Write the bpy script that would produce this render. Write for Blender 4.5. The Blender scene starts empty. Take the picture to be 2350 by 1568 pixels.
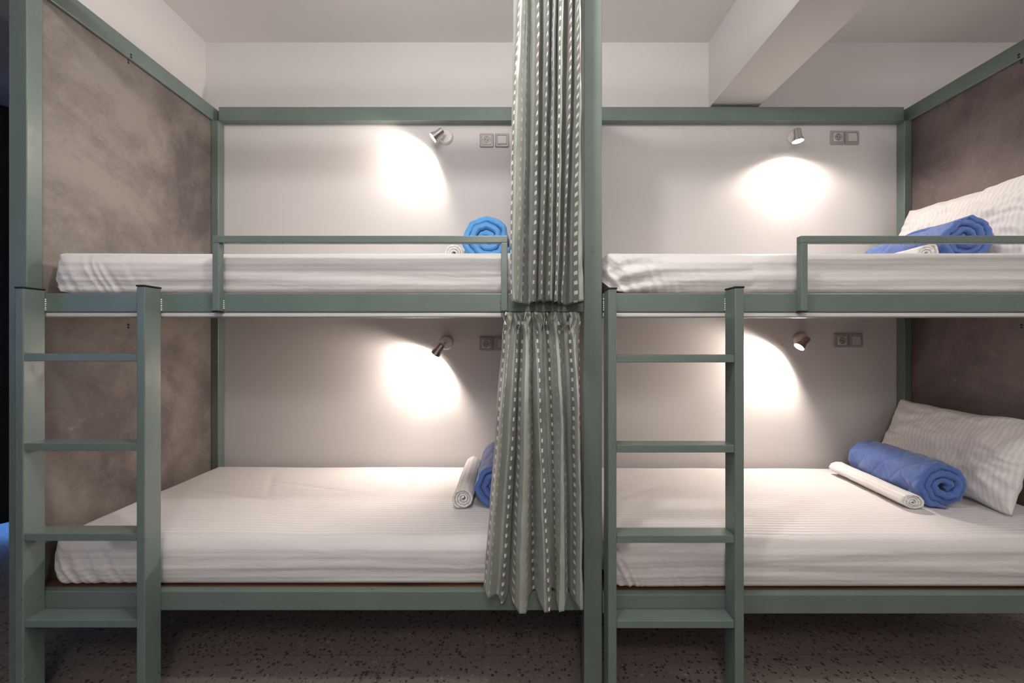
import bpy, bmesh, math, random
from mathutils import Vector, Matrix, noise
R = math.radians
PI = math.pi
random.seed(7)
C = bpy.context.scene.collection
SC = bpy.context.scene

# ------------------------------------------------------------------ camera
D = 1.44                      # camera distance in front of the bunk fronts
EYE = 1.28                    # camera height
F = 922.0                     # focal length in pixels of a 2350 wide frame
cam = bpy.data.cameras.new('camera')
cam.sensor_width = 36.0
cam.lens = F / 2350 * 36.0
cam.clip_start = 0.02
cam_o = bpy.data.objects.new('camera', cam)
C.objects.link(cam_o)
cam_o.location = (0, -D, EYE)
cam_o.rotation_euler = (R(90), 0, 0)
SC.camera = cam_o

# ------------------------------------------------------------------ world, exposure
w = bpy.data.worlds.new('world')
SC.world = w
w.use_nodes = True
w.node_tree.nodes['Background'].inputs[0].default_value = (0.35, 0.45, 0.7, 1)
w.node_tree.nodes['Background'].inputs[1].default_value = 0.05
SC.view_settings.view_transform = 'Standard'
SC.view_settings.look = 'None'
SC.view_settings.gamma = 1.0
SC.view_settings.use_curve_mapping = False
SC.view_settings.exposure = 0.30

def area(name, loc, target, power, color, sx, sy, shape='RECTANGLE'):
    l = bpy.data.lights.new(name, 'AREA')
    l.shape = shape; l.size = sx; l.size_y = sy
    l.energy = power; l.color = color
    o = bpy.data.objects.new(name, l); C.objects.link(o)
    o.location = loc
    o.rotation_euler = (Vector(target) - Vector(loc)).to_track_quat('-Z', 'Y').to_euler()
    return o
# the room's ceiling lamp in the aisle, then two unseen fill lamps added to brighten the room
def globe(name, loc, power, color, rad):
    l = bpy.data.lights.new(name, 'POINT'); l.energy = power; l.color = color; l.shadow_soft_size = rad
    o = bpy.data.objects.new(name, l); C.objects.link(o); o.location = loc
globe('ceiling_and_fill_light', (-0.10, -0.70, 2.80), 32, (1.0, 0.98, 0.95), 0.05)
globe('ceiling_and_fill_light', (2.5, -1.1, 2.75), 17, (1.0, 0.98, 0.95), 0.12)  # added fill, brightens the part right of the concrete beam
globe('ceiling_and_fill_light', (0.0, -2.1, 2.30), 33, (1.0, 0.97, 0.94), 0.16)  # added fill behind the camera, lifts the bays and bed fronts

# ------------------------------------------------------------------ helpers
def link(o):
    C.objects.link(o); return o

def empty(name, loc=(0, 0, 0), rot=(0, 0, 0), parent=None):
    o = bpy.data.objects.new(name, None); link(o)
    o.location = loc; o.rotation_euler = rot
    o.empty_display_size = 0.05
    if parent: o.parent = parent
    return o

def tag(o, label=None, cat=None, group=None, kind=None):
    if label: o['label'] = label
    if cat: o['category'] = cat
    if group: o['group'] = group
    if kind: o['kind'] = kind
    return o

def obj(name, bm, m, parent=None, smooth=None):
    me = bpy.data.meshes.new(name)
    bmesh.ops.recalc_face_normals(bm, faces=bm.faces[:])
    bm.to_mesh(me); bm.free()
    me.materials.append(m)
    if smooth is not None:
        me.polygons.foreach_set('use_smooth', [True] * len(me.polygons))
        if smooth < 180:
            me.set_sharp_from_angle(angle=R(smooth))
    o = bpy.data.objects.new(name, me); link(o)
    if parent: o.parent = parent
    return o

def add_box(bm, x0, x1, y0, y1, z0, z1, bev=0.0, seg=2):
    t = bmesh.new()
    v = [t.verts.new(p) for p in ((x0,y0,z0),(x1,y0,z0),(x1,y1,z0),(x0,y1,z0),(x0,y0,z1),(x1,y0,z1),(x1,y1,z1),(x0,y1,z1))]
    for f in ((0,3,2,1),(4,5,6,7),(0,1,5,4),(1,2,6,5),(2,3,7,6),(3,0,4,7)):
        t.faces.new([v[i] for i in f])
    if bev:
        bmesh.ops.bevel(t, geom=t.edges[:], offset=bev, segments=seg, affect='EDGES', profile=0.5)
    me = bpy.data.meshes.new('tmp'); t.to_mesh(me); t.free()
    bm.from_mesh(me); bpy.data.meshes.remove(me)
    return bm

def box(name, m, x0, x1, y0, y1, z0, z1, bev=0.002, parent=None):
    return obj(name, add_box(bmesh.new(), x0, x1, y0, y1, z0, z1, bev), m, parent, None)

def add_lathe(bm, prof, mat=Matrix(), n=40, cap0=True, cap1=True):
    """prof: list of (radius, axial z)"""
    rings = []
    for r, z in prof:
        rings.append([bm.verts.new(mat @ Vector((r*math.cos(2*PI*i/n), r*math.sin(2*PI*i/n), z))) for i in range(n)])
    for a, b in zip(rings, rings[1:]):
        for i in range(n):
            bm.faces.new((a[i], a[(i+1) % n], b[(i+1) % n], b[i]))
    if cap0: bm.faces.new(rings[0])
    if cap1: bm.faces.new(rings[-1])
    return bm

def nz(x, y, z=0.0):
    return noise.noise(Vector((x, y, z)))

def smooth01(t):
    t = max(0.0, min(1.0, t)); return t*t*(3-2*t)

# ------------------------------------------------------------------ materials
def mat(name, col=(0.5, 0.5, 0.5), rough=0.5, metal=0.0, spec=0.5):
    m = bpy.data.materials.new(name); m.use_nodes = True
    b = m.node_tree.nodes['Principled BSDF']
    b.inputs['Base Color'].default_value = (*col, 1)
    b.inputs['Roughness'].default_value = rough
    b.inputs['Metallic'].default_value = metal
    b.inputs['Specular IOR Level'].default_value = spec
    return m

class G:
    """tiny node graph helper"""
    def __init__(s, m):
        s.t = m.node_tree; s.b = s.t.nodes['Principled BSDF']
    def n(s, typ, ins=None, **kw):
        x = s.t.nodes.new(typ)
        for k, v in kw.items(): setattr(x, k, v)
        for k, v in (ins or {}).items():
            if isinstance(v, bpy.types.NodeSocket): s.t.links.new(v, x.inputs[k])
            else: x.inputs[k].default_value = v
        return x
    def math(s, op, a, b=0.0, c=0.0):
        x = s.n('ShaderNodeMath', operation=op)
        for i, v in enumerate((a, b, c)):
            if isinstance(v, bpy.types.NodeSocket): s.t.links.new(v, x.inputs[i])
            else: x.inputs[i].default_value = v
        return x.outputs[0]
    def ramp(s, fac, stops, interp='LINEAR'):
        x = s.n('ShaderNodeValToRGB'); s.t.links.new(fac, x.inputs[0])
        e = x.color_ramp.elements; x.color_ramp.interpolation = interp
        while len(e) < len(stops): e.new(0.5)
        for el, (p, c) in zip(e, stops):
            el.position = p; el.color = (*c, 1) if len(c) == 3 else c
        return x.outputs[0]
    def mix(s, fac, a, b, mode='MIX'):
        x = s.n('ShaderNodeMix', data_type='RGBA', blend_type=mode)
        for k, v in ((0, fac), (6, a), (7, b)):
            if isinstance(v, bpy.types.NodeSocket): s.t.links.new(v, x.inputs[k])
            elif k == 0: x.inputs[0].default_value = v
            else: x.inputs[k].default_value = (*v, 1)
        return x.outputs[2]
    def coords(s, kind='Object', scale=(1, 1, 1), rot=(0, 0, 0), loc=(0, 0, 0)):
        c = s.n('ShaderNodeTexCoord')
        mp = s.n('ShaderNodeMapping', {'Scale': scale, 'Rotation': rot, 'Location': loc})
        s.t.links.new(c.outputs[kind], mp.inputs[0]); return mp.outputs[0]
    def noise(s, vec, scale=5, detail=4, rough=0.5, dist=0.0):
        return s.n('ShaderNodeTexNoise', {'Vector': vec, 'Scale': scale, 'Detail': detail, 'Roughness': rough, 'Distortion': dist}).outputs[0]
    def bump(s, h, strength=0.3, dist=0.001, normal=None):
        ins = {'Height': h, 'Strength': strength, 'Distance': dist}
        if normal is not None: ins['Normal'] = normal
        return s.n('ShaderNodeBump', ins).outputs[0]
    def set(s, k, v): s.t.links.new(v, s.b.inputs[k])

# plaster
def plaster(name, col, rough=0.75):
    m = mat(name, col, rough, spec=0.25); g = G(m)
    c = g.coords()
    n1 = g.noise(c, 1.3, 3, 0.5)
    g.set('Base Color', g.ramp(n1, [(0.3, tuple(v*0.965 for v in col)), (0.7, col)]))
    n2 = g.noise(c, 60, 3, 0.6)
    g.set('Normal', g.bump(n2, 0.12, 0.002))
    return m
M_wall = plaster('white_plaster', (0.70, 0.675, 0.66))
M_ceil = plaster('ceiling_plaster', (0.80, 0.765, 0.75))
M_dark = plaster('dark_wall', (0.05, 0.055, 0.075))

# sage green enamelled steel
M_green = mat('sage_green_enamel', (0.150, 0.194, 0.175), 0.36, spec=0.5); g = G(M_green)
c = g.coords()
n = g.noise(c, 6, 4, 0.6)
g.set('Base Color', g.ramp(n, [(0.3, (0.140, 0.182, 0.164)), (0.7, (0.160, 0.205, 0.186))]))
g.set('Roughness', g.ramp(g.noise(c, 22, 4, 0.6), [(0.3, (0.27,)*3), (0.7, (0.40,)*3)]))
g.set('Normal', g.bump(g.noise(c, 210, 2, 0.5), 0.10, 0.0008))
M_weld = mat('weld_metal', (0.42, 0.45, 0.43), 0.35, 0.7)
M_black = mat('black_plastic', (0.012, 0.012, 0.014), 0.45)
M_hole = mat('dark_screw', (0.02, 0.02, 0.02), 0.5, 0.4)

# patinated concrete-look board
def patina(name, seed, light, mid, dark):
    m = mat(name, mid, 0.55, spec=0.35); g = G(m)
    c = g.coords(loc=(seed, seed*0.7, 0))
    big = g.noise(c, 1.9, 6, 0.62, 0.6)
    fine = g.noise(c, 9, 8, 0.7, 0.4)
    tiny = g.noise(c, 70, 6, 0.65)
    f = g.math('ADD', g.math('MULTIPLY', big, 0.62), g.math('MULTIPLY', fine, 0.28))
    f = g.math('ADD', f, g.math('MULTIPLY', tiny, 0.10))
    col = g.ramp(f, [(0.41, dark), (0.49, mid), (0.58, light)])
    sp = g.ramp(g.noise(g.coords(loc=(seed+3, 1, 2)), 26, 3, 0.5), [(0.70, (0, 0, 0)), (0.78, (1, 1, 1))])
    col = g.mix(g.math('MULTIPLY', sp, 0.35), col, tuple(v*1.5 for v in light))
    g.set('Base Color', col)
    g.set('Roughness', g.ramp(fine, [(0.3, (0.42,)*3), (0.7, (0.62,)*3)]))
    g.set('Normal', g.bump(f, 0.35, 0.004))
    return m
M_patL = patina('patina_board_left', 0.0, (0.275, 0.24, 0.215), (0.20, 0.17, 0.153), (0.130, 0.110, 0.104))
M_patR = patina('patina_board_right', 5.3, (0.20, 0.160, 0.150), (0.150, 0.118, 0.110), (0.110, 0.087, 0.082))

# terrazzo floor
M_floor = mat('terrazzo', (0.2, 0.18, 0.15), 0.45, spec=0.4); g = G(M_floor)
c = g.coords()
v1 = g.n('ShaderNodeTexVoronoi', {'Vector': c, 'Scale': 78.0, 'Randomness': 1.0})
rnd = g.n('ShaderNodeSeparateColor', {0: v1.outputs['Color']})
chip = g.math('LESS_THAN', v1.outputs['Distance'], g.math('MULTIPLY', rnd.outputs[1], 0.62))
chipc = g.ramp(rnd.outputs[0], [(0.0, (0.085, 0.055, 0.045)), (0.38, (0.16, 0.115, 0.10)), (0.50, (0.235, 0.19, 0.165)), (0.75, (0.27, 0.225, 0.195)), (0.93, (0.34, 0.29, 0.26))], 'CONSTANT')
base = g.ramp(g.noise(c, 160, 3, 0.6), [(0.3, (0.195, 0.16, 0.14)), (0.7, (0.265, 0.225, 0.20))])
col = g.mix(chip, base, chipc)
br = g.n('ShaderNodeTexBrick', {'Vector': g.coords(scale=(1, 1, 1), loc=(0.12, 0.2, 0)), 'Scale': 1.0, 'Mortar Size': 0.0022, 'Brick Width': 0.40, 'Row Height': 0.40, 'Color1': (1, 1, 1, 1), 'Color2': (1, 1, 1, 1), 'Mortar': (0.78, 0.77, 0.75, 1)}, offset=0.0)
g.set('Base Color', g.mix(1.0, col, br.outputs[0], 'MULTIPLY'))

# satin stripe cotton (stripes run along the bed on the mattress)
def cotton(name, coord='mattress', col=(0.80, 0.77, 0.755)):
    m = mat(name, col, 0.72, spec=0.25); g = G(m)
    m.node_tree.nodes['Principled BSDF'].inputs['Sheen Weight'].default_value = 0.15
    if coord == 'mattress':
        c = g.n('ShaderNodeTexCoord')
        s = g.n('ShaderNodeSeparateXYZ', {0: c.outputs['Object']})
        t = g.math('SUBTRACT', s.outputs[1], s.outputs[2])
        cc = c.outputs['Object']; st = 0.020
    else:
        c = g.n('ShaderNodeUVMap')
        s = g.n('ShaderNodeSeparateXYZ', {0: c.outputs[0]})
        t = s.outputs[0]; cc = g.coords(); st = 0.020
    fr = g.math('FRACT', g.math('DIVIDE', t, st))
    tri = g.math('ABSOLUTE', g.math('SUBTRACT', fr, 0.5))
    stripe = g.ramp(tri, [(0.20, (0, 0, 0)), (0.28, (1, 1, 1))])
    g.set('Base Color', g.mix(stripe, tuple(v*0.90 for v in col), col))
    g.set('Roughness', g.ramp(stripe, [(0, (0.80,)*3), (1, (0.5,)*3)]))
    w1 = g.noise(g.coords(scale=(1.6, 6.5, 6.5)), 2.6, 4, 0.55, 0.5)
    w2 = g.noise(g.coords(), 900, 2, 0.5)
    h = g.math('ADD', g.math('MULTIPLY', w1, 1.0), g.math('MULTIPLY', w2, 0.02))
    g.set('Normal', g.bump(h, 0.45, 0.012))
    return m
M_sheet = cotton('striped_sheet')
M_sheet_uv = cotton('striped_pillowcase', 'uv')
M_foam = mat('mattress_ticking', (0.55, 0.38, 0.30), 0.8)
M_ply = mat('plywood', (0.42, 0.24, 0.13), 0.6); g = G(M_ply)
g.set('Base Color', g.ramp(g.noise(g.coords(scale=(1, 12, 12)), 4, 5, 0.6), [(0.3, (0.09, 0.035, 0.02)), (0.7, (0.16, 0.07, 0.035))]))

# quilted blue blanket
def quilt(name, col):
    m = mat(name, col, 0.6, spec=0.3); g = G(m)
    m.node_tree.nodes['Principled BSDF'].inputs['Sheen Weight'].default_value = 0.35
    uv = g.n('ShaderNodeUVMap')
    s = g.n('ShaderNodeSeparateXYZ', {0: uv.outputs[0]})
    hs = []
    for sg in (1, -1):
        a = g.math('ADD', s.outputs[0], g.math('MULTIPLY', s.outputs[1], sg))
        f = g.math('ABSOLUTE', g.math('SUBTRACT', g.math('FRACT', g.math('DIVIDE', a, 0.11)), 0.5))
        hs.append(g.math('MINIMUM', g.math('MULTIPLY', f, 6.0), 1.0))
    h = g.math('MULTIPLY', hs[0], hs[1])
    wr = g.noise(g.coords(), 34, 5, 0.6, 0.8)
    g.set('Normal', g.bump(g.math('ADD', g.math('MULTIPLY', h, 0.7), g.math('MULTIPLY', wr, 0.8)), 0.5, 0.006))
    g.set('Base Color', g.ramp(wr, [(0.3, tuple(v*0.85 for v in col)), (0.7, col)]))
    return m
M_blue = quilt('blue_quilted_cotton', (0.085, 0.165, 0.47))
M_sky = quilt('sky_blue_quilted_cotton', (0.105, 0.36, 0.76))

# woven curtain: sage satin ground, dark stripes carrying columns of white squares, and cream squares between
M_curt = mat('woven_striped_curtain', (0.4, 0.42, 0.37), 0.42, spec=0.5); g = G(M_curt)
M_curt.node_tree.nodes['Principled BSDF'].inputs['Sheen Weight'].default_value = 0.2
uv = g.n('ShaderNodeUVMap')
s = g.n('ShaderNodeSeparateXYZ', {0: uv.outputs[0]})
U, V = s.outputs[0], s.outputs[1]
P = 0.105
fu = g.math('FRACT', g.math('DIVIDE', U, P))
base = g.ramp(fu, [(0.0, (0.165, 0.165, 0.145)), (0.20, (0.29, 0.31, 0.27)), (0.24, (0.34, 0.365, 0.32)), (0.46, (0.30, 0.32, 0.28)), (0.50, (0.27, 0.285, 0.24)), (0.66, (0.31, 0.335, 0.295)), (0.70, (0.34, 0.37, 0.33)), (0.95, (0.28, 0.30, 0.26))], 'CONSTANT')
def window(x, a, b):
    return g.math('MULTIPLY', g.math('GREATER_THAN', x, a), g.math('LESS_THAN', x, b))
fv = g.math('FRACT', g.math('DIVIDE', V, 0.0325))
fv2 = g.math('FRACT', g.math('ADD', g.math('DIVIDE', V, 0.0325), 0.5))
d1 = g.math('MULTIPLY', window(fu, 0.05, 0.172), window(fv, 0.2, 0.58))
d2 = g.math('MULTIPLY', window(fu, 0.53, 0.63), window(fv2, 0.2, 0.56))
col = g.mix(d1, base, (0.80, 0.79, 0.73))
col = g.mix(g.math('MULTIPLY', d2, 0.8), col, (0.52, 0.50, 0.34))
g.set('Base Color', col)
wv = g.math('SINE', g.math('MULTIPLY', V, 5200.0))
g.set('Normal', g.bump(g.noise(g.coords(scale=(1, 1, 0.5)), 28, 4, 0.55, 0.5), 0.35, 0.006))
# let a little light through the cloth
tr = g.n('ShaderNodeBsdfTranslucent'); g.t.links.new(col, tr.inputs[0])
mx = g.n('ShaderNodeMixShader'); mx.inputs[0].default_value = 0.03
g.t.links.new(g.b.outputs[0], mx.inputs[1]); g.t.links.new(tr.outputs[0], mx.inputs[2])
g.t.links.new(mx.outputs[0], g.t.nodes['Material Output'].inputs[0])

M_blackout = mat('blackout_cloth', (0.006, 0.006, 0.008), 0.9)
M_white = mat('white_plastic', (0.62, 0.59, 0.56), 0.28)
M_grey = mat('grey_plastic', (0.38, 0.355, 0.34), 0.3)
M_chrome = mat('satin_chrome', (0.72, 0.70, 0.68), 0.22, 0.85)
M_lampw = mat('white_lamp_enamel', (0.72, 0.68, 0.66), 0.25)
M_brass = mat('contact_metal', (0.25, 0.22, 0.18), 0.35, 0.8)
def emit(name, col, st):
    m = mat(name, (0, 0, 0)); b = m.node_tree.nodes['Principled BSDF']
    b.inputs['Emission Color'].default_value = (*col, 1); b.inputs['Emission Strength'].default_value = st
    return m
M_bulb = emit('lit_bulb', (1.0, 0.90, 0.78), 45)
M_day = emit('daylight_pane', (0.25, 0.45, 1.0), 2.2)
M_day2 = emit('daylight_pane_bright', (0.12, 0.35, 1.0), 3.5)

# ------------------------------------------------------------------ room shell
RX0, RX1, RY0, RY1, H = -5.3, 4.6, -2.9, 0.95, 3.06
def struct(o): o['kind'] = 'structure'; return o
struct(box('floor', M_floor, RX0-.1, RX1+.1, RY0-.1, 2.6, -0.1, 0, 0))
struct(box('ceiling', M_ceil, RX0-.1, RX1+.1, RY0-.1, 2.6, H, H+.1, 0))
struct(box('wall_back', M_wall, -1.88, RX1+.1, RY1, RY1+.12, 0, H, 0))
struct(box('trim_2', M_wall, -2.17, -1.82, RY0, RY1, 2.667, H, 0))
struct(box('wall_far_left', M_dark, RX0-.1, RX0, RY0-.1, 2.6, 0, H, 0))
struct(box('wall_right', M_wall, RX1, RX1+.1, RY0, RY1, 0, H, 0))
struct(box('wall_front', M_wall, RX0, RX1, RY0-.1, RY0, 0, H, 0))
struct(box('wall_recess', M_dark, RX0, -1.88, 1.75, 1.85, 0, H, 0))
# structural concrete beam under the ceiling, running from the back wall into the room
struct(box('trim_1', M_wall, 1.169, 1.455, RY0, RY1, 2.667, H, 0))

# window behind the camera at far left, and the balcony window behind the blackout curtain
def window_obj(name, x0, x1, y, z0, z1, face, pane_mat):
    r = struct(empty(name, ((x0+x1)/2, y, z0)))
    cx = (x0+x1)/2
    bm = bmesh.new(); t = 0.05
    for a in ((x0-cx, x0-cx+t, 0, z1-z0), (x1-cx-t, x1-cx, 0, z1-z0), (-t/2, t/2, 0, z1-z0),
              (x0-cx, x1-cx, 0, t), (x0-cx, x1-cx, z1-z0-t, z1-z0)):
        add_box(bm, a[0], a[1], 0, face*0.05, a[2], a[3], 0)
    obj('window_frame', bm, M_white, r)
    obj('window_pane', add_box(bmesh.new(), x0-cx, x1-cx, face*0.012, face*0.02, 0, z1-z0, 0), pane_mat, r)
window_obj('window_1', -4.9, -3.7, RY0+0.001, 0.9, 2.3, 1, M_day)
window_obj('window_2', -4.6, -2.9, 1.749, 0.02, 0.8, -1, M_day2)

def wavy_drape(bm, x0, x1, y, z0, z1, n=14, amp=0.035):
    N = n*12; rows = 24; g_ = []
    for j in range(rows+1):
        z = z0 + (z1-z0)*j/rows
        g_.append([bm.verts.new((x0+(x1-x0)*i/N, y+amp*math.sin(2*PI*n*i/N)+0.01*nz(i*0.2, z*2), z)) for i in range(N+1)])
    for j in range(rows):
        for i in range(N):
            bm.faces.new((g_[j][i], g_[j][i+1], g_[j+1][i+1], g_[j+1][i]))
bm = bmesh.new(); wavy_drape(bm, -4.4, -2.35, 1.25, 0.07, 2.85)
o = obj('blackout_curtain', bm, M_blackout, None, 180)
md = o.modifiers.new('s', 'SOLIDIFY'); md.thickness = 0.004
tag(o, 'floor-length black curtain in the dark gap beyond the left post', 'curtain')

# ------------------------------------------------------------------ bunk beds
YB = 0.95
def ladder(parent, xa, xb, ztop):
    """xa/xb: (x0,x1) of the two rails on the front face plane"""
    L = empty('ladder', (0, 0, 0), parent=parent)
    y0, y1 = -0.067, -0.001
    for (x0, x1), zt in ((xa, ztop[0]), (xb, ztop[1])):
        rl = obj('ladder_rail', add_box(bmesh.new(), x0, x1, y0, y1, 0.002, zt, 0.003), M_green, L)
        obj('end_cap', add_box(bmesh.new(), x0-.0015, x1+.0015, y0-.0015, y1+.0005, zt, zt+0.006, 0.0015), M_black, L)
        # weld beads against the bed beam
        bm = bmesh.new()
        rr = random.Random(int(x0*1000))
        for side in ((x1,) if x0 < 0 else (x0,)):
            for k in range(6):
                z = 1.392 + k*0.0075 + rr.uniform(-.001, .001)
                m4 = Matrix.Translation((side, -0.001, z)) @ Matrix.Diagonal((1, 1, 1.3, 1))
                bmesh.ops.create_icosphere(bm, subdivisions=2, radius=rr.uniform(.0038, .005), matrix=m4)
        obj('weld', bm, M_weld, L, 180)
    return L, y0, y1
def rungs(L, x0, x1, tops):
    for z in tops:
        obj('rung', add_box(bmesh.new(), x0, x1, -0.064, -0.003, z-0.026, z, 0.002), M_green, L)

def guard(parent, x0, x1):
    Gd = empty('guard_rail', (0, 0, 0), parent=parent)
    y0, y1 = -0.026, -0.001; zt = 1.653
    obj('top_bar', add_box(bmesh.new(), x0, x1, y0, y1, zt-0.025, zt, 0.002), M_green, Gd)
    for a, b in ((x0, x0+0.023), (x1-0.023, x1)):
        obj('guard_post', add_box(bmesh.new(), a, b, y0, y1, 1.388, zt-0.025, 0.002), M_green, Gd)
        obj('end_cap', add_box(bmesh.new(), a-.001, b+.001, y0-.001, y1, 1.383, 1.388, 0.001), M_black, Gd)
        bm = bmesh.new(); rr = random.Random(int(a*500))
        inner = b if a == x0 else a
        for k in range(5):
            z = 1.398 + k*0.0065
            bmesh.ops.create_icosphere(bm, subdivisions=2, radius=rr.uniform(.0036, .0045), matrix=Matrix.Translation((inner, -0.001, z)))
        obj('weld', bm, M_weld, Gd, 180)

def bunk(label, xl, xr, post_l, post_r, panel_l, panel_r, lower_dz):
    """xl/xr: inner faces of the bay; post_* booleans say which front/back posts this bed owns"""
    B = empty('bunk_bed', (0, 0, 0)); tag(B, label, 'bunk bed', 'green steel bunk beds')
    ZT0, ZT1 = 2.568, 2.649
    pw = 0.065
    g = M_green
    def b(name, *a, bev=0.003, m=g): return obj(name, add_box(bmesh.new(), *a, bev), m, B)
    # front posts
    if post_l: b('post', xl-pw, xl, 0, 0.05, 0.001, ZT1)
    if post_r: b('post', xr, xr+pw, 0, 0.05, 0.001, ZT1)
    # back posts
    b('post', xl-(0.012 if panel_l else 0), xl+0.03, YB-0.052, YB-0.002, 0.001, ZT0)
    b('post', xr-0.03, xr+0.012, YB-0.052, YB-0.002, 0.001, ZT0)
    # front beams
    for z0, z1 in ((1.3846, 1.4535), (0.3145+lower_dz, 0.3845+lower_dz)):
        b('front_beam', xl+.0005, xr-.0005, 0.0, 0.030, z0, z1, bev=0.004)
        b('back_beam', xl+.031, xr-.031, YB-0.034, YB-0.004, z1-0.035, z1-.002, bev=0.002)
        bm = bmesh.new()
        add_box(bm, xl+.002, xr-.002, 0.031, YB-0.036, z1-0.016, z1-0.002, 0)
        obj('bed_board', bm, M_ply, B, 40)
    # white curtain track below the upper front beam
    bm = bmesh.new(); add_box(bm, xl+.002, xr-.03, 0.004, 0.024, 1.3695, 1.384, 0.002)
    obj('curtain_track', bm, M_lampw, B, 40)
    b('track_lip', xl+.002, xr-.03, 0.002, 0.026, 1.3655, 1.3690, bev=0.001)
    # top frame: front, back and side rails
    b('top_rail', xl+.0005, xr-.0005, 0.002, 0.048, ZT0, ZT1-.001)
    b('top_rail', xl+.0305, xr-.0305, YB-0.050, YB-0.003, ZT0, ZT1-.001)
    sides = []
    if panel_l: sides.append((xl, -1, M_patL))
    if panel_r: sides.append((xr, 1, M_patR))
    for x, s, pm in sides:
        a0, a1 = sorted((x, x+s*0.060))
        b('top_rail', a0, a1, 0.0505, YB-0.003, ZT0, ZT1)
        a0, a1 = sorted((x+s*0.0125, x+s*0.030))
        obj('side_panel', add_box(bmesh.new(), a0, a1, 0.0505, YB-0.003, 0.312, ZT0-0.0015, 0.001), pm, B, 40)
        # side beams at both bed levels
        for zz in (1.4535,):
            pass
        # screws through the rail into the panel
        for zc in (2.575, 1.372):
            yy = 0.395
            for k in range(4 if zc > 2 else 2):
                m4 = Matrix.Translation((x if k < 2 else x+s*0.0125, yy, zc+0.016-k*0.012)) @ Matrix.Rotation(R(90), 4, 'Y')
                if zc < 2: m4 = Matrix.Translation((x+s*0.0125, yy, zc-0.016-k*0.012)) @ Matrix.Rotation(R(90), 4, 'Y')
                obj('screw', add_lathe(bmesh.new(), [(0.0045, -0.0015), (0.0045, 0.001), (0.003, 0.0015)], m4, 16), M_hole, B, 40)
    return B

XL, XC0, XC1, XR = -1.740, 0.258, 0.325, 2.315
b1 = bunk('sage green steel bunk bed left of the centre post, with tall patterned curtains', XL, XC0, True, True, True, False, 0.0)
L, _, _ = ladder(b1, (-1.699, -1.671), (-1.284, -1.256), (1.462, 1.468))
rungs(L, -1.6705, -1.2845, (1.238, 0.931, 0.622, 0.325))
guard(b1, (488-1175)/651, (1165-1175)/651)
b2 = bunk('sage green steel bunk bed right of the centre post, open without a curtain', XC1, XR, False, True, False, True, -0.012)
L, _, _ = ladder(b2, (0.3285+0.0, 0.3285+0.0295), (0.7625, 0.7935), (1.459, 1.463))
rungs(L, 0.3585, 0.762, (1.234, 0.925, 0.615, 0.323))
guard(b2, (1838-1175)/651, 2.06)
# divider board between the two bays, behind the centre post
obj('side_panel', add_box(bmesh.new(), XC0+.022, XC0+.045, 0.0505, YB-0.003, 0.312, 2.566, 0.001), M_patR, b1, 40)
obj('top_rail', add_box(bmesh.new(), XC0+.0015, XC1-.0015, 0.0505, YB-0.003, 2.568, 2.649, 0.002), M_green, b1, 40)

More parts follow.
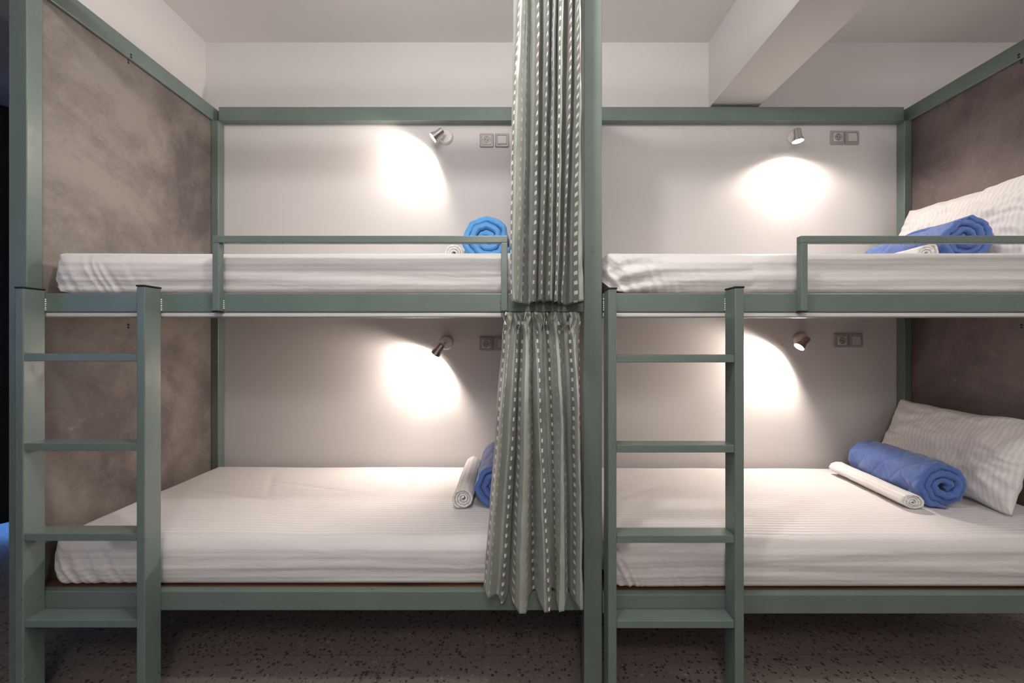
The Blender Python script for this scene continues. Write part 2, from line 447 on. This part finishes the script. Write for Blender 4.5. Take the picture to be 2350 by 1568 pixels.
# ------------------------------------------------------------------ mattresses in fitted sheets
def mattress(label, x0, x1, y0, y1, z0, z1, seed, crease=None, skew=0.0, gl=1.0, gr=1.0):
    """a puffy slab under a fitted sheet: profile loops swept along X, gathers at the corners"""
    Lx = x1-x0; Wy = y1-y0; Hz = z1-z0
    # non uniform stations along x: dense at ends
    NS = 330
    xs = []
    for i in range(NS+1):
        t = i/NS
        xs.append(t - 0.085*math.sin(2*PI*t)*0.9)
    # profile param: rounded rectangle in (y,z), centre origin
    prof = []
    def corner(cy, cz, r, a0, a1, n):
        for k in range(n+1):
            a = R(a0+(a1-a0)*k/n); prof.append((cy+r*math.cos(a), cz+r*math.sin(a)))
    rt, rb = 0.050, 0.020
    hy, hz = Wy/2, Hz/2
    def seg(p, q, n):
        for k in range(1, n): prof.append((p[0]+(q[0]-p[0])*k/n, p[1]+(q[1]-p[1])*k/n))
    corner(-hy+rb, -hz+rb, rb, 270, 180, 8)
    seg((-hy, -hz+rb), (-hy, hz-rt), 16)
    corner(-hy+rt, hz-rt, rt, 180, 90, 12)
    seg((-hy+rt, hz), (hy-rt, hz), 60)
    corner(hy-rt, hz-rt, rt, 90, 0, 5)
    seg((hy, hz-rt), (hy, -hz+rb), 4)
    corner(hy-rb, -hz+rb, rb, 0, -90, 4)
    NP = len(prof)
    bm = bmesh.new(); rings = []
    cy, cz = (y0+y1)/2, (z0+z1)/2
    rc = 0.085
    for t in xs:
        x = x0 + Lx*t
        de = min(x-x0, x1-x)
        left = (x-x0) < (x1-x)
        k = 1.0
        inset = 0.0
        if de < rc: inset = rc - math.sqrt(max(0.0, rc*rc-(rc-de)**2))
        ring = []
        for (py, pz) in prof:
            y = py; z = pz
            # plan corner rounding
            if abs(y) > hy-inset: y = math.copysign(hy-inset, y)
            # rounded end in the vertical sense
            if z > 0:
                if de < 0.05: z = min(z, hz - (0.05-math.sqrt(max(0, 0.05**2-(0.05-de)**2))))
            else:
                q_ = 0.075
                if de < 0.12: z = max(z, -hz + q_*(1-math.sqrt(max(0, 1-((0.12-de)/0.12)**2))))
            X = x; Y = cy+y; Z = cz+z
            # slight doming and broad undulation of the top
            topness = smooth01((pz+hz)/Hz)
            if pz > hz*0.3:
                Z += 0.004*nz(x*3+seed, Y*4, seed)*topness + 0.006*(1-(py/hy)**2)*topness
            # front face: bulge, soft long ripples and gathers near the ends
            if py < -hy*0.80:
                fz = min(1.0, max(0.0, (pz+hz)/Hz))          # 0 bottom .. 1 top
                Y -= 0.010*math.sin(PI*min(1, max(0, fz)))
                rip = nz(x*1.1+seed*3, fz*5.5+0.5*nz(x*2, seed), seed*2)
                Y -= 0.007*rip*smooth01(fz*3)*smooth01((1.15-fz)*3)
                for e, gs in ((0, gl), (1, gr)):
                    dd = max(0.0, (x-x0) if e == 0 else (x1-x))
                    if dd < 0.55:
                        fall = (1-dd/0.55)**1.6
                        q = (dd-0.10*(1-fz)**0.8)*30
                        wv = 1-3.2*abs(nz(q, fz*0.7+seed, e*5+seed))
                        low = (1-fz)**0.7
                        Y -= 0.0085*gs*fall*low*wv
                        if (gl if e == 0 else gr) > 1.2:
                            sw = math.sin(17*(fz-0.30+0.55*math.exp(-dd*4.5)) + 1.5*nz(dd*3, fz, seed))
                            Y -= 0.0065*sw*math.exp(-dd*1.6)*smooth01(dd*14)*smooth01((1.05-fz)*5)
                # long diagonal pulls from the corner
                dd = x-x0
            ring.append(bm.verts.new((X + skew*(Y-cy), Y, Z)))
        rings.append(ring)
    for a, b_ in zip(rings, rings[1:]):
        for i in range(NP-1):
            bm.faces.new((a[i], b_[i], b_[i+1], a[i+1]))
        bm.faces.new((a[NP-1], b_[NP-1], b_[0], a[0]))
    bm.faces.new(rings[0]); bm.faces.new(rings[-1])
    # creases on the top surface
    if crease:
        for v in bm.verts:
            if v.co.z > z1-0.02:
                for (ax, ay, bx, by, dep, wd) in crease:
                    p = Vector((v.co.x, v.co.y)); A = Vector((ax, ay)); B_ = Vector((bx, by))
                    t = max(0, min(1, (p-A).dot(B_-A)/(B_-A).length_squared))
                    d = (p-A-(B_-A)*t).length
                    v.co.z -= dep*math.exp(-(d/wd)**2)*math.sin(PI*(0.08+0.84*t))
    bmesh.ops.translate(bm, verts=bm.verts[:], vec=Vector((-(x0+x1)/2, -cy, -z0)))
    o = obj('mattress', bm, M_sheet, None, 180)
    o.location = ((x0+x1)/2, cy, z0)
    tag(o, label, 'mattress', 'mattresses under white striped sheets')
    return o
ZL, ZLr, ZU = 0.386, 0.374, 1.4545
mattress('mattress on the lower left bunk, white satin-striped fitted sheet', -1.716, 0.235, 0.034, 0.905, ZL, 0.558, 1.3,
         crease=[(-1.25, 0.62, -0.62, 0.42, 0.006, 0.012), (-1.55, 0.50, -1.05, 0.36, 0.005, 0.016), (-1.30, 0.74, -1.12, 0.40, 0.004, 0.014)])
mattress('mattress on the lower right bunk, white satin-striped fitted sheet', 0.333, 2.285, 0.034, 0.905, ZLr, 0.552, 4.1,
         crease=[(0.40, 0.35, 0.80, 0.62, 0.004, 0.02), (0.38, 0.60, 0.75, 0.75, 0.004, 0.016)])
mattress('mattress on the upper left bunk, white sheet gathered at its left end', -1.716, 0.235, 0.038, 0.905, ZU, 1.612, 7.7)
mattress('mattress on the upper right bunk, white sheet pulled in folds beside the centre post', 0.333, 2.285, 0.038, 0.905, ZU, 1.612, 9.2, gl=1.6)

# ------------------------------------------------------------------ pillows
def pillow(label, seed, mtx, flip=1):
    LX, LY, T = 0.66, 0.42, 0.135
    nx, ny = 90, 60
    bm = bmesh.new(); uvl = bm.loops.layers.uv.new('UVMap')
    def pt(i, j, side):
        u = -1+2*i/nx; v = -1+2*j/ny
        # concave outline between pointed corners
        ox = u*LX/2*(1-0.045*(1-v*v)*abs(u)**3)
        oy = v*LY/2*(1-0.075*(1-u*u)*abs(v)**3)
        e = (max(0, 1-abs(u)**2.6)*max(0, 1-abs(v)**2.6))**0.52
        z = side*T/2*e
        rad = math.atan2(v, u)
        edge = smooth01((max(abs(u), abs(v))-0.45)/0.5)
        if side != 0:
            z += side*0.006*edge*e*math.sin(26*rad+5*nz(u*2, v*2, seed))
            z += side*0.012*e*nz(u*2.2+seed, v*2.5, seed)
            z += side*0.012*e*nz(u*5+seed, v*6, seed+3) + side*0.005*e*nz(u*11+v*4, v*5-u*6, seed+8)
        # the pillow sags and bends over its own weight
        z += 0.018*(u*u) - 0.010*(v+1)**2*0.3
        oy += 0.010*nz(u*3, seed, 0)
        z += 0.008*nz(u*3, v*3, seed+5)
        return (ox, oy, z)
    top = {}; bot = {}
    for i in range(nx+1):
        for j in range(ny+1):
            top[i, j] = bm.verts.new(pt(i, j, 1))
            bot[i, j] = top[i, j] if i in (0, nx) or j in (0, ny) else bm.verts.new(pt(i, j, -1))
    for i in range(nx):
        for j in range(ny):
            for d, rev in ((top, 0), (bot, 1)):
                ids = [(i, j), (i+1, j), (i+1, j+1), (i, j+1)]
                if rev: ids = ids[::-1]
                try: f = bm.faces.new([d[k] for k in ids])
                except ValueError: continue
                for l, k in zip(f.loops, ids):
                    l[uvl].uv = (k[0]/nx*LX + 0.03*math.sin(k[1]/ny*2.5), k[1]/ny*LY)
    o = obj('pillow', bm, M_sheet_uv, None, 180)
    o.matrix_world = mtx
    tag(o, label, 'pillow', 'pillows leaning at the right end')
    return o
def pillow_matrix(zbase, xb=2.075, xt=2.235, yc=0.525, roll=0.0, lift=0.36, yaw=5):
    # local X -> world Y (length), local Y -> up along the lean, local Z -> facing the room
    up = Vector((xt-xb, 0, lift)).normalized()
    ax = Vector((0, 1, 0))
    zz = ax.cross(up)          # points to -X, facing the room
    if zz.x > 0: ax = -ax; zz = ax.cross(up)
    m = Matrix((ax, up, zz)).transposed().to_4x4()
    m = Matrix.Translation(((xb+xt)/2+0.005, yc, zbase+lift/2)) @ Matrix.Rotation(R(-yaw), 4, 'Z') @ m @ Matrix.Rotation(roll, 4, 'Z')
    return m
pillow('pillow on the lower right bunk, leaning behind a blue blanket roll', 2.0, pillow_matrix(0.576, xb=2.065, xt=2.205, roll=R(0), yaw=1.5))
pillow('pillow on the upper right bunk, leaning against the brown end board', 6.0, pillow_matrix(1.640, xb=2.125, xt=2.245, roll=R(-1), yaw=2))

# ------------------------------------------------------------------ rolled blankets and towels
def roll_mesh(length, turns, thick, seed, squash=1.0, rnd=0.5, m=None, name='blanket_roll', jitter=0.008, rc=0.010, wr=0.004):
    """spiral of thick cloth about local Y, resting on z=0; front end at y=0"""
    NT = int(turns*44); NL = 46
    prof = []
    for j in range(NL+1):
        t = j/NL
        y = length*(t - 0.13*math.sin(2*PI*t))
        prof.append(y)
    R0 = thick*0.45
    rad_out = R0+thick*turns
    bm = bmesh.new(); uvl = bm.loops.layers.uv.new('UVMap')
    O, I = [], []
    arc = 0; arcs = []; prev = None
    for i in range(NT+1):
        th = turns*2*PI*i/NT
        rr = R0+thick*th/(2*PI)
        arcs.append(arc)
        arc += rr*turns*2*PI/NT
        ro, ri = [], []
        layer_off = jitter*nz(th*0.45+seed, seed*1.7)*2 + 0.4*jitter*math.sin(th*0.5+seed)
        for j, y in enumerate(prof):
            de = min(y, length-y)
            half = thick*rnd
            cap = half*0.95
            hh = half if de > cap else half*math.sqrt(max(0.0, 1-((cap-de)/cap)**2))
            # taper the loose outer edge
            last = (turns*2*PI-th)*rr
            if last < half: hh *= math.sqrt(max(0.04, 1-((half-last)/half)**2))
            wob = wr*nz(math.cos(th)*2.2+seed, math.sin(th)*2.2, y*9) + 0.6*wr*nz(math.cos(th)*5, math.sin(th)*5+seed, y*22)
            wob *= 0.4+0.6*i/NT
            off = layer_off*(1 if y < length/2 else -1)*(1-min(1, de/0.05))
            puff = 1+0.16*nz(th*2.2, y*16, seed)
            out = []
            for sgn in (1, -1):
                r_ = rr+wob+sgn*hh*puff*0.98
                x = r_*math.cos(th-PI*0.5+seed); z = r_*math.sin(th-PI*0.5+seed)
                z *= squash
                zb = -rad_out*squash*0.90
                if z < zb: z = zb + (z-zb)*0.25       # flattened where it rests
                out.append(bm.verts.new((x, y+off, z+rad_out*squash*0.925)))
            ro.append(out[0]); ri.append(out[1])
        O.append(ro); I.append(ri)
    def face(vs, uvs):
        f = bm.faces.new(vs)
        for l, u in zip(f.loops, uvs): l[uvl].uv = u
    for i in range(NT):
        for j in range(NL):
            uv4 = ((arcs[i], prof[j]), (arcs[i+1], prof[j]), (arcs[i+1], prof[j+1]), (arcs[i], prof[j+1]))
            face((O[i][j], O[i+1][j], O[i+1][j+1], O[i][j+1]), uv4)
            face((I[i][j], I[i][j+1], I[i+1][j+1], I[i+1][j]), (uv4[0], uv4[3], uv4[2], uv4[1]))
        for j in (0, NL):
            u0 = ((arcs[i], prof[j]), (arcs[i], prof[j]), (arcs[i+1], prof[j]), (arcs[i+1], prof[j]))
            face((O[i][j], I[i][j], I[i+1][j], O[i+1][j]), u0)
    for i in (0, NT):
        for j in range(NL):
            face((O[i][j], O[i][j+1], I[i][j+1], I[i][j]), ((0, 0),)*4)
    o = obj(name, bm, m, None, 180)
    return o

def place_roll(o, fx, fy, bx, by, z):
    o.location = (fx, fy, z)
    o.rotation_euler = (0, 0, math.atan2(by-fy, bx-fx)-PI/2)

def blanket(label, f, b_, z, seed, m, turns=2.95, thick=0.0285):
    o = roll_mesh(0.46, turns, thick, seed, 1.0, 0.5, m, 'blanket_roll', 0.010, wr=0.010)
    place_roll(o, *f, *b_, z)
    tag(o, label, 'blanket', 'rolled blue blankets at the right end of each bunk')
def towel(label, f, b_, z, seed, squash=0.8, turns=3.6, thick=0.0108, length=0.48):
    o = roll_mesh(length, turns, thick, seed, squash, 0.46, M_sheet_uv, 'sheet_roll', 0.004, wr=0.003)
    place_roll(o, *f, *b_, z)
    tag(o, label, 'sheet', 'rolled white sheets in front of the blue blankets')
blanket('blue quilted blanket roll on the lower right bunk, in front of the pillow', (1.868, 0.285), (1.935, 0.74), 0.565, 0.4, M_blue)
towel('white striped sheet roll on the lower right bunk, lying whole beside the blue blanket', (1.724, 0.285), (1.787, 0.77), 0.560, 1.2, 0.72)
blanket('blue quilted blanket roll on the lower left bunk, half hidden by the lower curtain', (-0.060, 0.275), (-0.062, 0.74), 0.571, 2.2, M_blue)
towel('white striped sheet roll on the lower left bunk, its spiral end towards the aisle', (-0.208, 0.275), (-0.208, 0.74), 0.569, 2.6, 0.98)
blanket('sky blue quilted blanket roll on the upper left bunk, beside the upper curtain', (-0.105, 0.27), (-0.10, 0.74), 1.624, 0.9, M_sky, 3.05, 0.0295)
towel('white striped sheet roll on the upper left bunk, barely showing over the mattress edge', (-0.250, 0.30), (-0.262, 0.74), 1.621, 4.4, 1.0)
blanket('blue quilted blanket roll on the upper right bunk, seen through the guard rail', (1.935, 0.27), (1.985, 0.74), 1.626, 3.3, M_blue, 2.95)
towel('white striped sheet roll on the upper right bunk, barely showing below the guard rail', (1.790, 0.29), (1.835, 0.74), 1.621, 5.4, 0.95)

# ------------------------------------------------------------------ patterned curtains
# each curtain is one cloth described by its fold lines from left to right:
# (distance along the cloth, place of the line at the top, half way and at the hem, depth 0 front .. 1 back)
# places are in millimetres from the room's centre line
UPPER = [(-.020, 10, -3, -3, .30), (.0115, 43, 4, -1, 0), (.061, 49, 30, 19, .05), (.095, 54, 42, 30, .15), (.1165, 57, 48, 37, .25),
    (.150, 66, 58, 52, .8), (.185, 74, 67, 63, 1), (.205, 78, 71, 64, .3), (.2215, 88, 87, 73, 0), (.250, 98, 94, 85, .3), (.280, 106, 100, 90, 1),
    (.305, 114, 104, 91, .4), (.3265, 127, 114, 100, 0), (.350, 137, 123, 107, .4), (.380, 142, 131, 115, 1), (.410, 143, 132, 117, .4),
    (.4315, 143, 134, 126, .15), (.460, 149, 141, 135, .1), (.485, 157, 152, 143, .5), (.505, 163, 159, 150, 1), (.530, 163, 159, 148, .2),
    (.5365, 167, 161, 149, .1), (.570, 177, 171, 155, .1), (.590, 185, 179, 165, .6), (.610, 192, 184, 172, 1), (.6415, 203, 194, 170, .1),
    (.670, 217, 205, 179, .5), (.700, 226, 212, 191, 1), (.730, 226, 212, 203, .4), (.7465, 227, 222, 218, .05), (.790, 233, 232, 240, 0),
    (.820, 240, 240, 252, .4), (.850, 238, 241, 247, 1)]
LOWER = [(-.010, -29, -58, -101, .5), (.0115, -22, -49, -95, .3), (.061, -4, -34, -79, .05), (.095, 15, -10, -52, .35), (.1165, 23, 5, -36, .15),
    (.140, 29, 14, -17, .6), (.170, 27, 11, -11, 1), (.205, 33, 16, -5, .7), (.2215, 38, 23, 3, .3), (.250, 50, 38, 23, 0), (.271, 60, 58, 50, .05),
    (.300, 69, 68, 60, .6), (.335, 74, 74, 83, 1), (.380, 72, 82, 93, .5), (.410, 77, 92, 110, 0), (.4315, 84, 102, 128, 0),
    (.455, 99, 115, 139, .3), (.490, 112, 128, 146, 1), (.5365, 126, 144, 158, .75), (.570, 140, 155, 153, .5), (.600, 148, 163, 155, 0),
    (.625, 158, 172, 173, 0), (.6415, 167, 183, 195, .5), (.680, 181, 194, 203, 1), (.720, 186, 200, 209, .6), (.7465, 204, 216, 217, .3),
    (.775, 212, 221, 230, 0), (.800, 225, 231, 243, .1), (.830, 240, 242, 253, .8), (.860, 246, 250, 252, 1)]

def crom(p0, p1, p2, p3, t):
    return 0.5*((2*p1)+(-p0+p2)*t+(2*p0-5*p1+4*p2-p3)*t*t+(-p0+3*p1-3*p2+p3)*t**3)

def curtain(label, folds, rows, zt, hem, yfront, ydepth, tm, seed, heading=False):
    SUB = 16
    pts = []
    n = len(folds)
    for i in range(n-1):
        q = [folds[max(0, i-1)], folds[i], folds[i+1], folds[min(n-1, i+2)]]
        for k in range(SUB + (1 if i == n-2 else 0)):
            t = k/SUB
            r_ = [crom(*(c[m_] for c in q), t) for m_ in range(1, 5)]
            pts.append((lerp(q[1][0], q[2][0], t), *r_))
    bm = bmesh.new(); uvl = bm.loops.layers.uv.new('UVMap')
    grid = []
    for j in range(rows+1):
        v = j/rows; row = []
        # quadratic weights through top, middle, hem
        w0 = (v-tm)*(v-1)/tm; w1 = v*(v-1)/(tm*(tm-1)); w2 = v*(v-tm)/(1-tm)
        for (u, a, b_, c, d) in pts:
            X = (a*w0+b_*w1+c*w2)*0.001*0.975
            zb = hem(c*0.001)
            z = zt+(zb-zt)*v
            yf, yd = yfront(v), ydepth(v)
            d2 = max(0.0, d)**0.72 + 0.12*nz(u*9+seed, v*3.5)*(1-abs(2*d-1)*0.5)
            y = yf + yd*min(1.05, max(-0.03, d2))
            # creases and small buckles in the cloth
            X += 0.0022*nz(u*22, v*14, seed+9) + 0.003*nz(u*6, v*5, seed)
            y += 0.0030*nz(u*30, v*22, seed+5) + 0.004*nz(u*11, v*9, seed+2)
            if heading:
                p = math.exp(-((v-0.03)/0.045)**2)
                X += p*0.006*math.sin(u*190+v*70); y += p*0.014*math.cos(u*170+2*nz(u*20, 0, 3))
                y = min(y, -0.0025)
            else:
                y = min(y, -0.003)
            row.append(bm.verts.new((X, y, z)))
        grid.append(row)
    N = len(pts)-1
    for j in range(rows):
        for i in range(N):
            f = bm.faces.new((grid[j][i], grid[j][i+1], grid[j+1][i+1], grid[j+1][i]))
            for l, (a, b_) in zip(f.loops, ((i, j), (i+1, j), (i+1, j+1), (i, j+1))):
                l[uvl].uv = (pts[a][0]+1.05, grid[b_][a].co.z+0.004*nz(pts[a][0]*8, 1, seed))
    o = obj('bunk_curtain', bm, M_curt, None, 180)
    md = o.modifiers.new('thickness', 'SOLIDIFY'); md.thickness = 0.0012
    tag(o, label, 'curtain')
    return o

def lerp(a, b_, t): return a+(b_-a)*t
curtain('patterned sage curtain of the upper left bunk, gathered against the centre post', UPPER, 150, 2.60,
        lambda x: 1.412-0.004*math.sin(x*40), lambda v: -0.128, lambda v: 0.122, 0.52, 5)
curtain('patterned sage curtain of the lower left bunk, flaring out from a gathered heading', LOWER, 150, 1.382,
        lambda x: 0.440-0.048*smooth01((x+0.10)/0.09)+0.014*smooth01((x-0.09)/0.12),
        lambda v: lerp(-0.056, -0.132, smooth01(v*3)), lambda v: lerp(0.052, 0.126, smooth01(v*3)), 0.42, 11, True)

# ------------------------------------------------------------------ reading lamps
def reading_lamp(label, bx, bz, aim, head_off, energy, look=None):
    """bx,bz: centre of wall base; head_off: offset of head pivot from base; aim: direction the lamp points"""
    Lm = empty('reading_lamp', (bx, YB, bz)); tag(Lm, label, 'wall lamp', 'reading lamps on the back wall')
    out = Matrix.Rotation(R(90), 4, 'X')      # local +z -> world -y
    obj('wall_base', add_lathe(bmesh.new(), [(0.041, 0.0005), (0.043, 0.004), (0.042, 0.012), (0.036, 0.020), (0.012, 0.024)], out, 48), M_lampw, Lm, 35)
    p0 = Vector((0, -0.022, 0)); p1 = Vector(head_off)
    d = p1-p0
    q = d.to_track_quat('Z', 'Y').to_matrix().to_4x4()
    obj('arm', add_lathe(bmesh.new(), [(0.0065, 0), (0.0065, d.length)], Matrix.Translation(p0) @ q, 20), M_chrome, Lm, 35)
    a = Vector(aim).normalized()
    hq = a.to_track_quat('Z', 'Y').to_matrix().to_4x4()
    hm = Matrix.Translation(p1) @ hq
    hd = obj('lamp_head', add_lathe(bmesh.new(), [(0.010, -0.030), (0.017, -0.027), (0.020, -0.018), (0.020, 0.012), (0.027, 0.032), (0.029, 0.044), (0.0275, 0.044), (0.0255, 0.034), (0.018, 0.014)], hm, 48, True, True), M_chrome, Lm, 35)
    obj('bulb', add_lathe(bmesh.new(), [(0.0245, 0.033), (0.0235, 0.0395), (0.016, 0.0425), (0.005, 0.0435)], hm, 32), M_bulb, hd, 180)
    P = Vector((bx, YB, bz)) + p1 + a*0.049
    for nm, ang, bl, en in (('spot_wide', 156, 0.5, energy*2.7), ('spot_core', 100, 1.0, energy*0.15)):
        l = bpy.data.lights.new(nm, 'SPOT'); l.energy = en; l.spot_size = R(ang); l.spot_blend = bl
        l.shadow_soft_size = 0.018; l.color = (1.0, 0.87, 0.785)
        lo = bpy.data.objects.new(nm, l); link(lo)
        lo.location = P; lo.rotation_euler = a.to_track_quat('-Z', 'Y').to_euler()
def wx(px): return (px-1175)/ (F/(YB+D))
def wz(py): return EYE-(py-784)/(F/(YB+D))
E = 6.2; EL = 9.4
reading_lamp('small spotlight lamp above the upper left bunk, head turned left', wx(1024), wz(316), (-0.70, -0.06, -0.58), (-0.026, -0.100, -0.026), E)
reading_lamp('small spotlight lamp above the upper right bunk, head pointing down', wx(1822), wz(316), (0.05, -0.04, -0.95), (-0.058, -0.110, -0.034), E)
reading_lamp('small spotlight lamp over the lower left bunk, head angled down left', wx(1024), wz(787), (-0.55, 0.20, -0.72), (-0.020, -0.100, -0.030), EL)
reading_lamp('small spotlight lamp over the lower right bunk, bulb glaring towards the aisle', wx(1836), wz(781), (-0.62, -0.03, -0.62), (-0.058, -0.115, -0.008), EL)

# ------------------------------------------------------------------ sockets and switches
def plate(name, label, cat, grp, px, py, kind):
    X, Z = wx(px), wz(py)
    T = empty(name, (X, YB, Z)); tag(T, label, cat, grp)
    h = 0.0415
    bm = bmesh.new()
    # frame with sloped border
    def ring(r, y): return [bm.verts.new((sx*r, y, sz*r)) for sx, sz in ((-1, -1), (1, -1), (1, 1), (-1, 1))]
    rs = [ring(h, 0), ring(h, -0.004), ring(h-0.003, -0.010), ring(0.0275, -0.0105), ring(0.0265, -0.006)]
    for a, b_ in zip(rs, rs[1:]):
        for i in range(4): bm.faces.new((a[i], a[(i+1) % 4], b_[(i+1) % 4], b_[i]))
    bm.faces.new(rs[0]); bm.faces.new(rs[-1])
    bmesh.ops.bevel(bm, geom=[e for e in bm.edges if abs(e.verts[0].co.y-e.verts[1].co.y) > 0.002 and abs(e.verts[0].co.y) < 0.0102], offset=0.004, segments=3, affect='EDGES')
    obj('frame', bm, M_grey, T, 30)
    if kind == 'socket':
        out = Matrix.Rotation(R(90), 4, 'X')
        fp = obj('face', add_box(bmesh.new(), -0.0262, 0.0262, -0.0120, -0.0062, -0.0262, 0.0262, 0.001), M_white, T, 35)
        obj('recess', add_lathe(bmesh.new(), [(0.0215, 0.0119), (0.0215, 0.0136), (0.0195, 0.0140), (0.0188, 0.0122)], out, 40), M_grey, fp, 35)
        for sx in (-1, 1):
            obj('contact_hole', add_lathe(bmesh.new(), [(0.0030, 0.0118), (0.0030, 0.0128)], Matrix.Translation((sx*0.0075*0.94, 0, -sx*0.0075*0.34)) @ out, 16), M_hole, fp, 35)
        for sz in (-1, 1):
            obj('earth_clip', add_box(bmesh.new(), -0.003, 0.003, -0.0150, -0.0118, sz*0.0165-0.003, sz*0.0165+0.003, 0.0005), M_brass, fp, 35)
    else:
        bm = bmesh.new()
        # rocker: wedge face
        w2 = 0.0255
        vs = [bm.verts.new(p) for p in ((-w2, -0.0065, -w2), (w2, -0.0065, -w2), (w2, -0.0065, w2), (-w2, -0.0065, w2),
                                        (-w2, -0.0150, -w2), (w2, -0.0150, -w2), (w2, -0.0105, w2), (-w2, -0.0105, w2))]
        for f in ((0,1,2,3),(4,7,6,5),(0,4,5,1),(1,5,6,2),(2,6,7,3),(3,7,4,0)): bm.faces.new([vs[i] for i in f])
        bmesh.ops.bevel(bm, geom=bm.edges[:], offset=0.0012, segments=2, affect='EDGES')
        obj('rocker', bm, M_white, T, 35)
GS, GW = 'power sockets beside the reading lamps', 'light switches beside the sockets'
plate('power_socket', 'square socket near the upper left lamp, beside the upper curtain', 'socket', GS, 1117, 323, 'socket')
plate('light_switch', 'square switch touching the edge of the upper curtain', 'switch', GW, 1152, 323, 'switch')
plate('power_socket', 'square socket right of the upper right lamp, under the top rail', 'socket', GS, 1920, 317, 'socket')
plate('light_switch', 'square switch near the back corner post over the upper right bunk', 'switch', GW, 1953, 317, 'switch')
plate('power_socket', 'square socket over the lower left bunk, beside the lower curtain', 'socket', GS, 1116, 789, 'socket')
plate('light_switch', 'square switch half hidden by the lower curtain', 'switch', GW, 1151, 789, 'switch')
plate('power_socket', 'shaded square socket right of the lower right lamp', 'socket', GS, 1929, 782, 'socket')
plate('light_switch', 'shaded square switch rightmost on the wall over the lower right bunk', 'switch', GW, 1962, 782, 'switch')
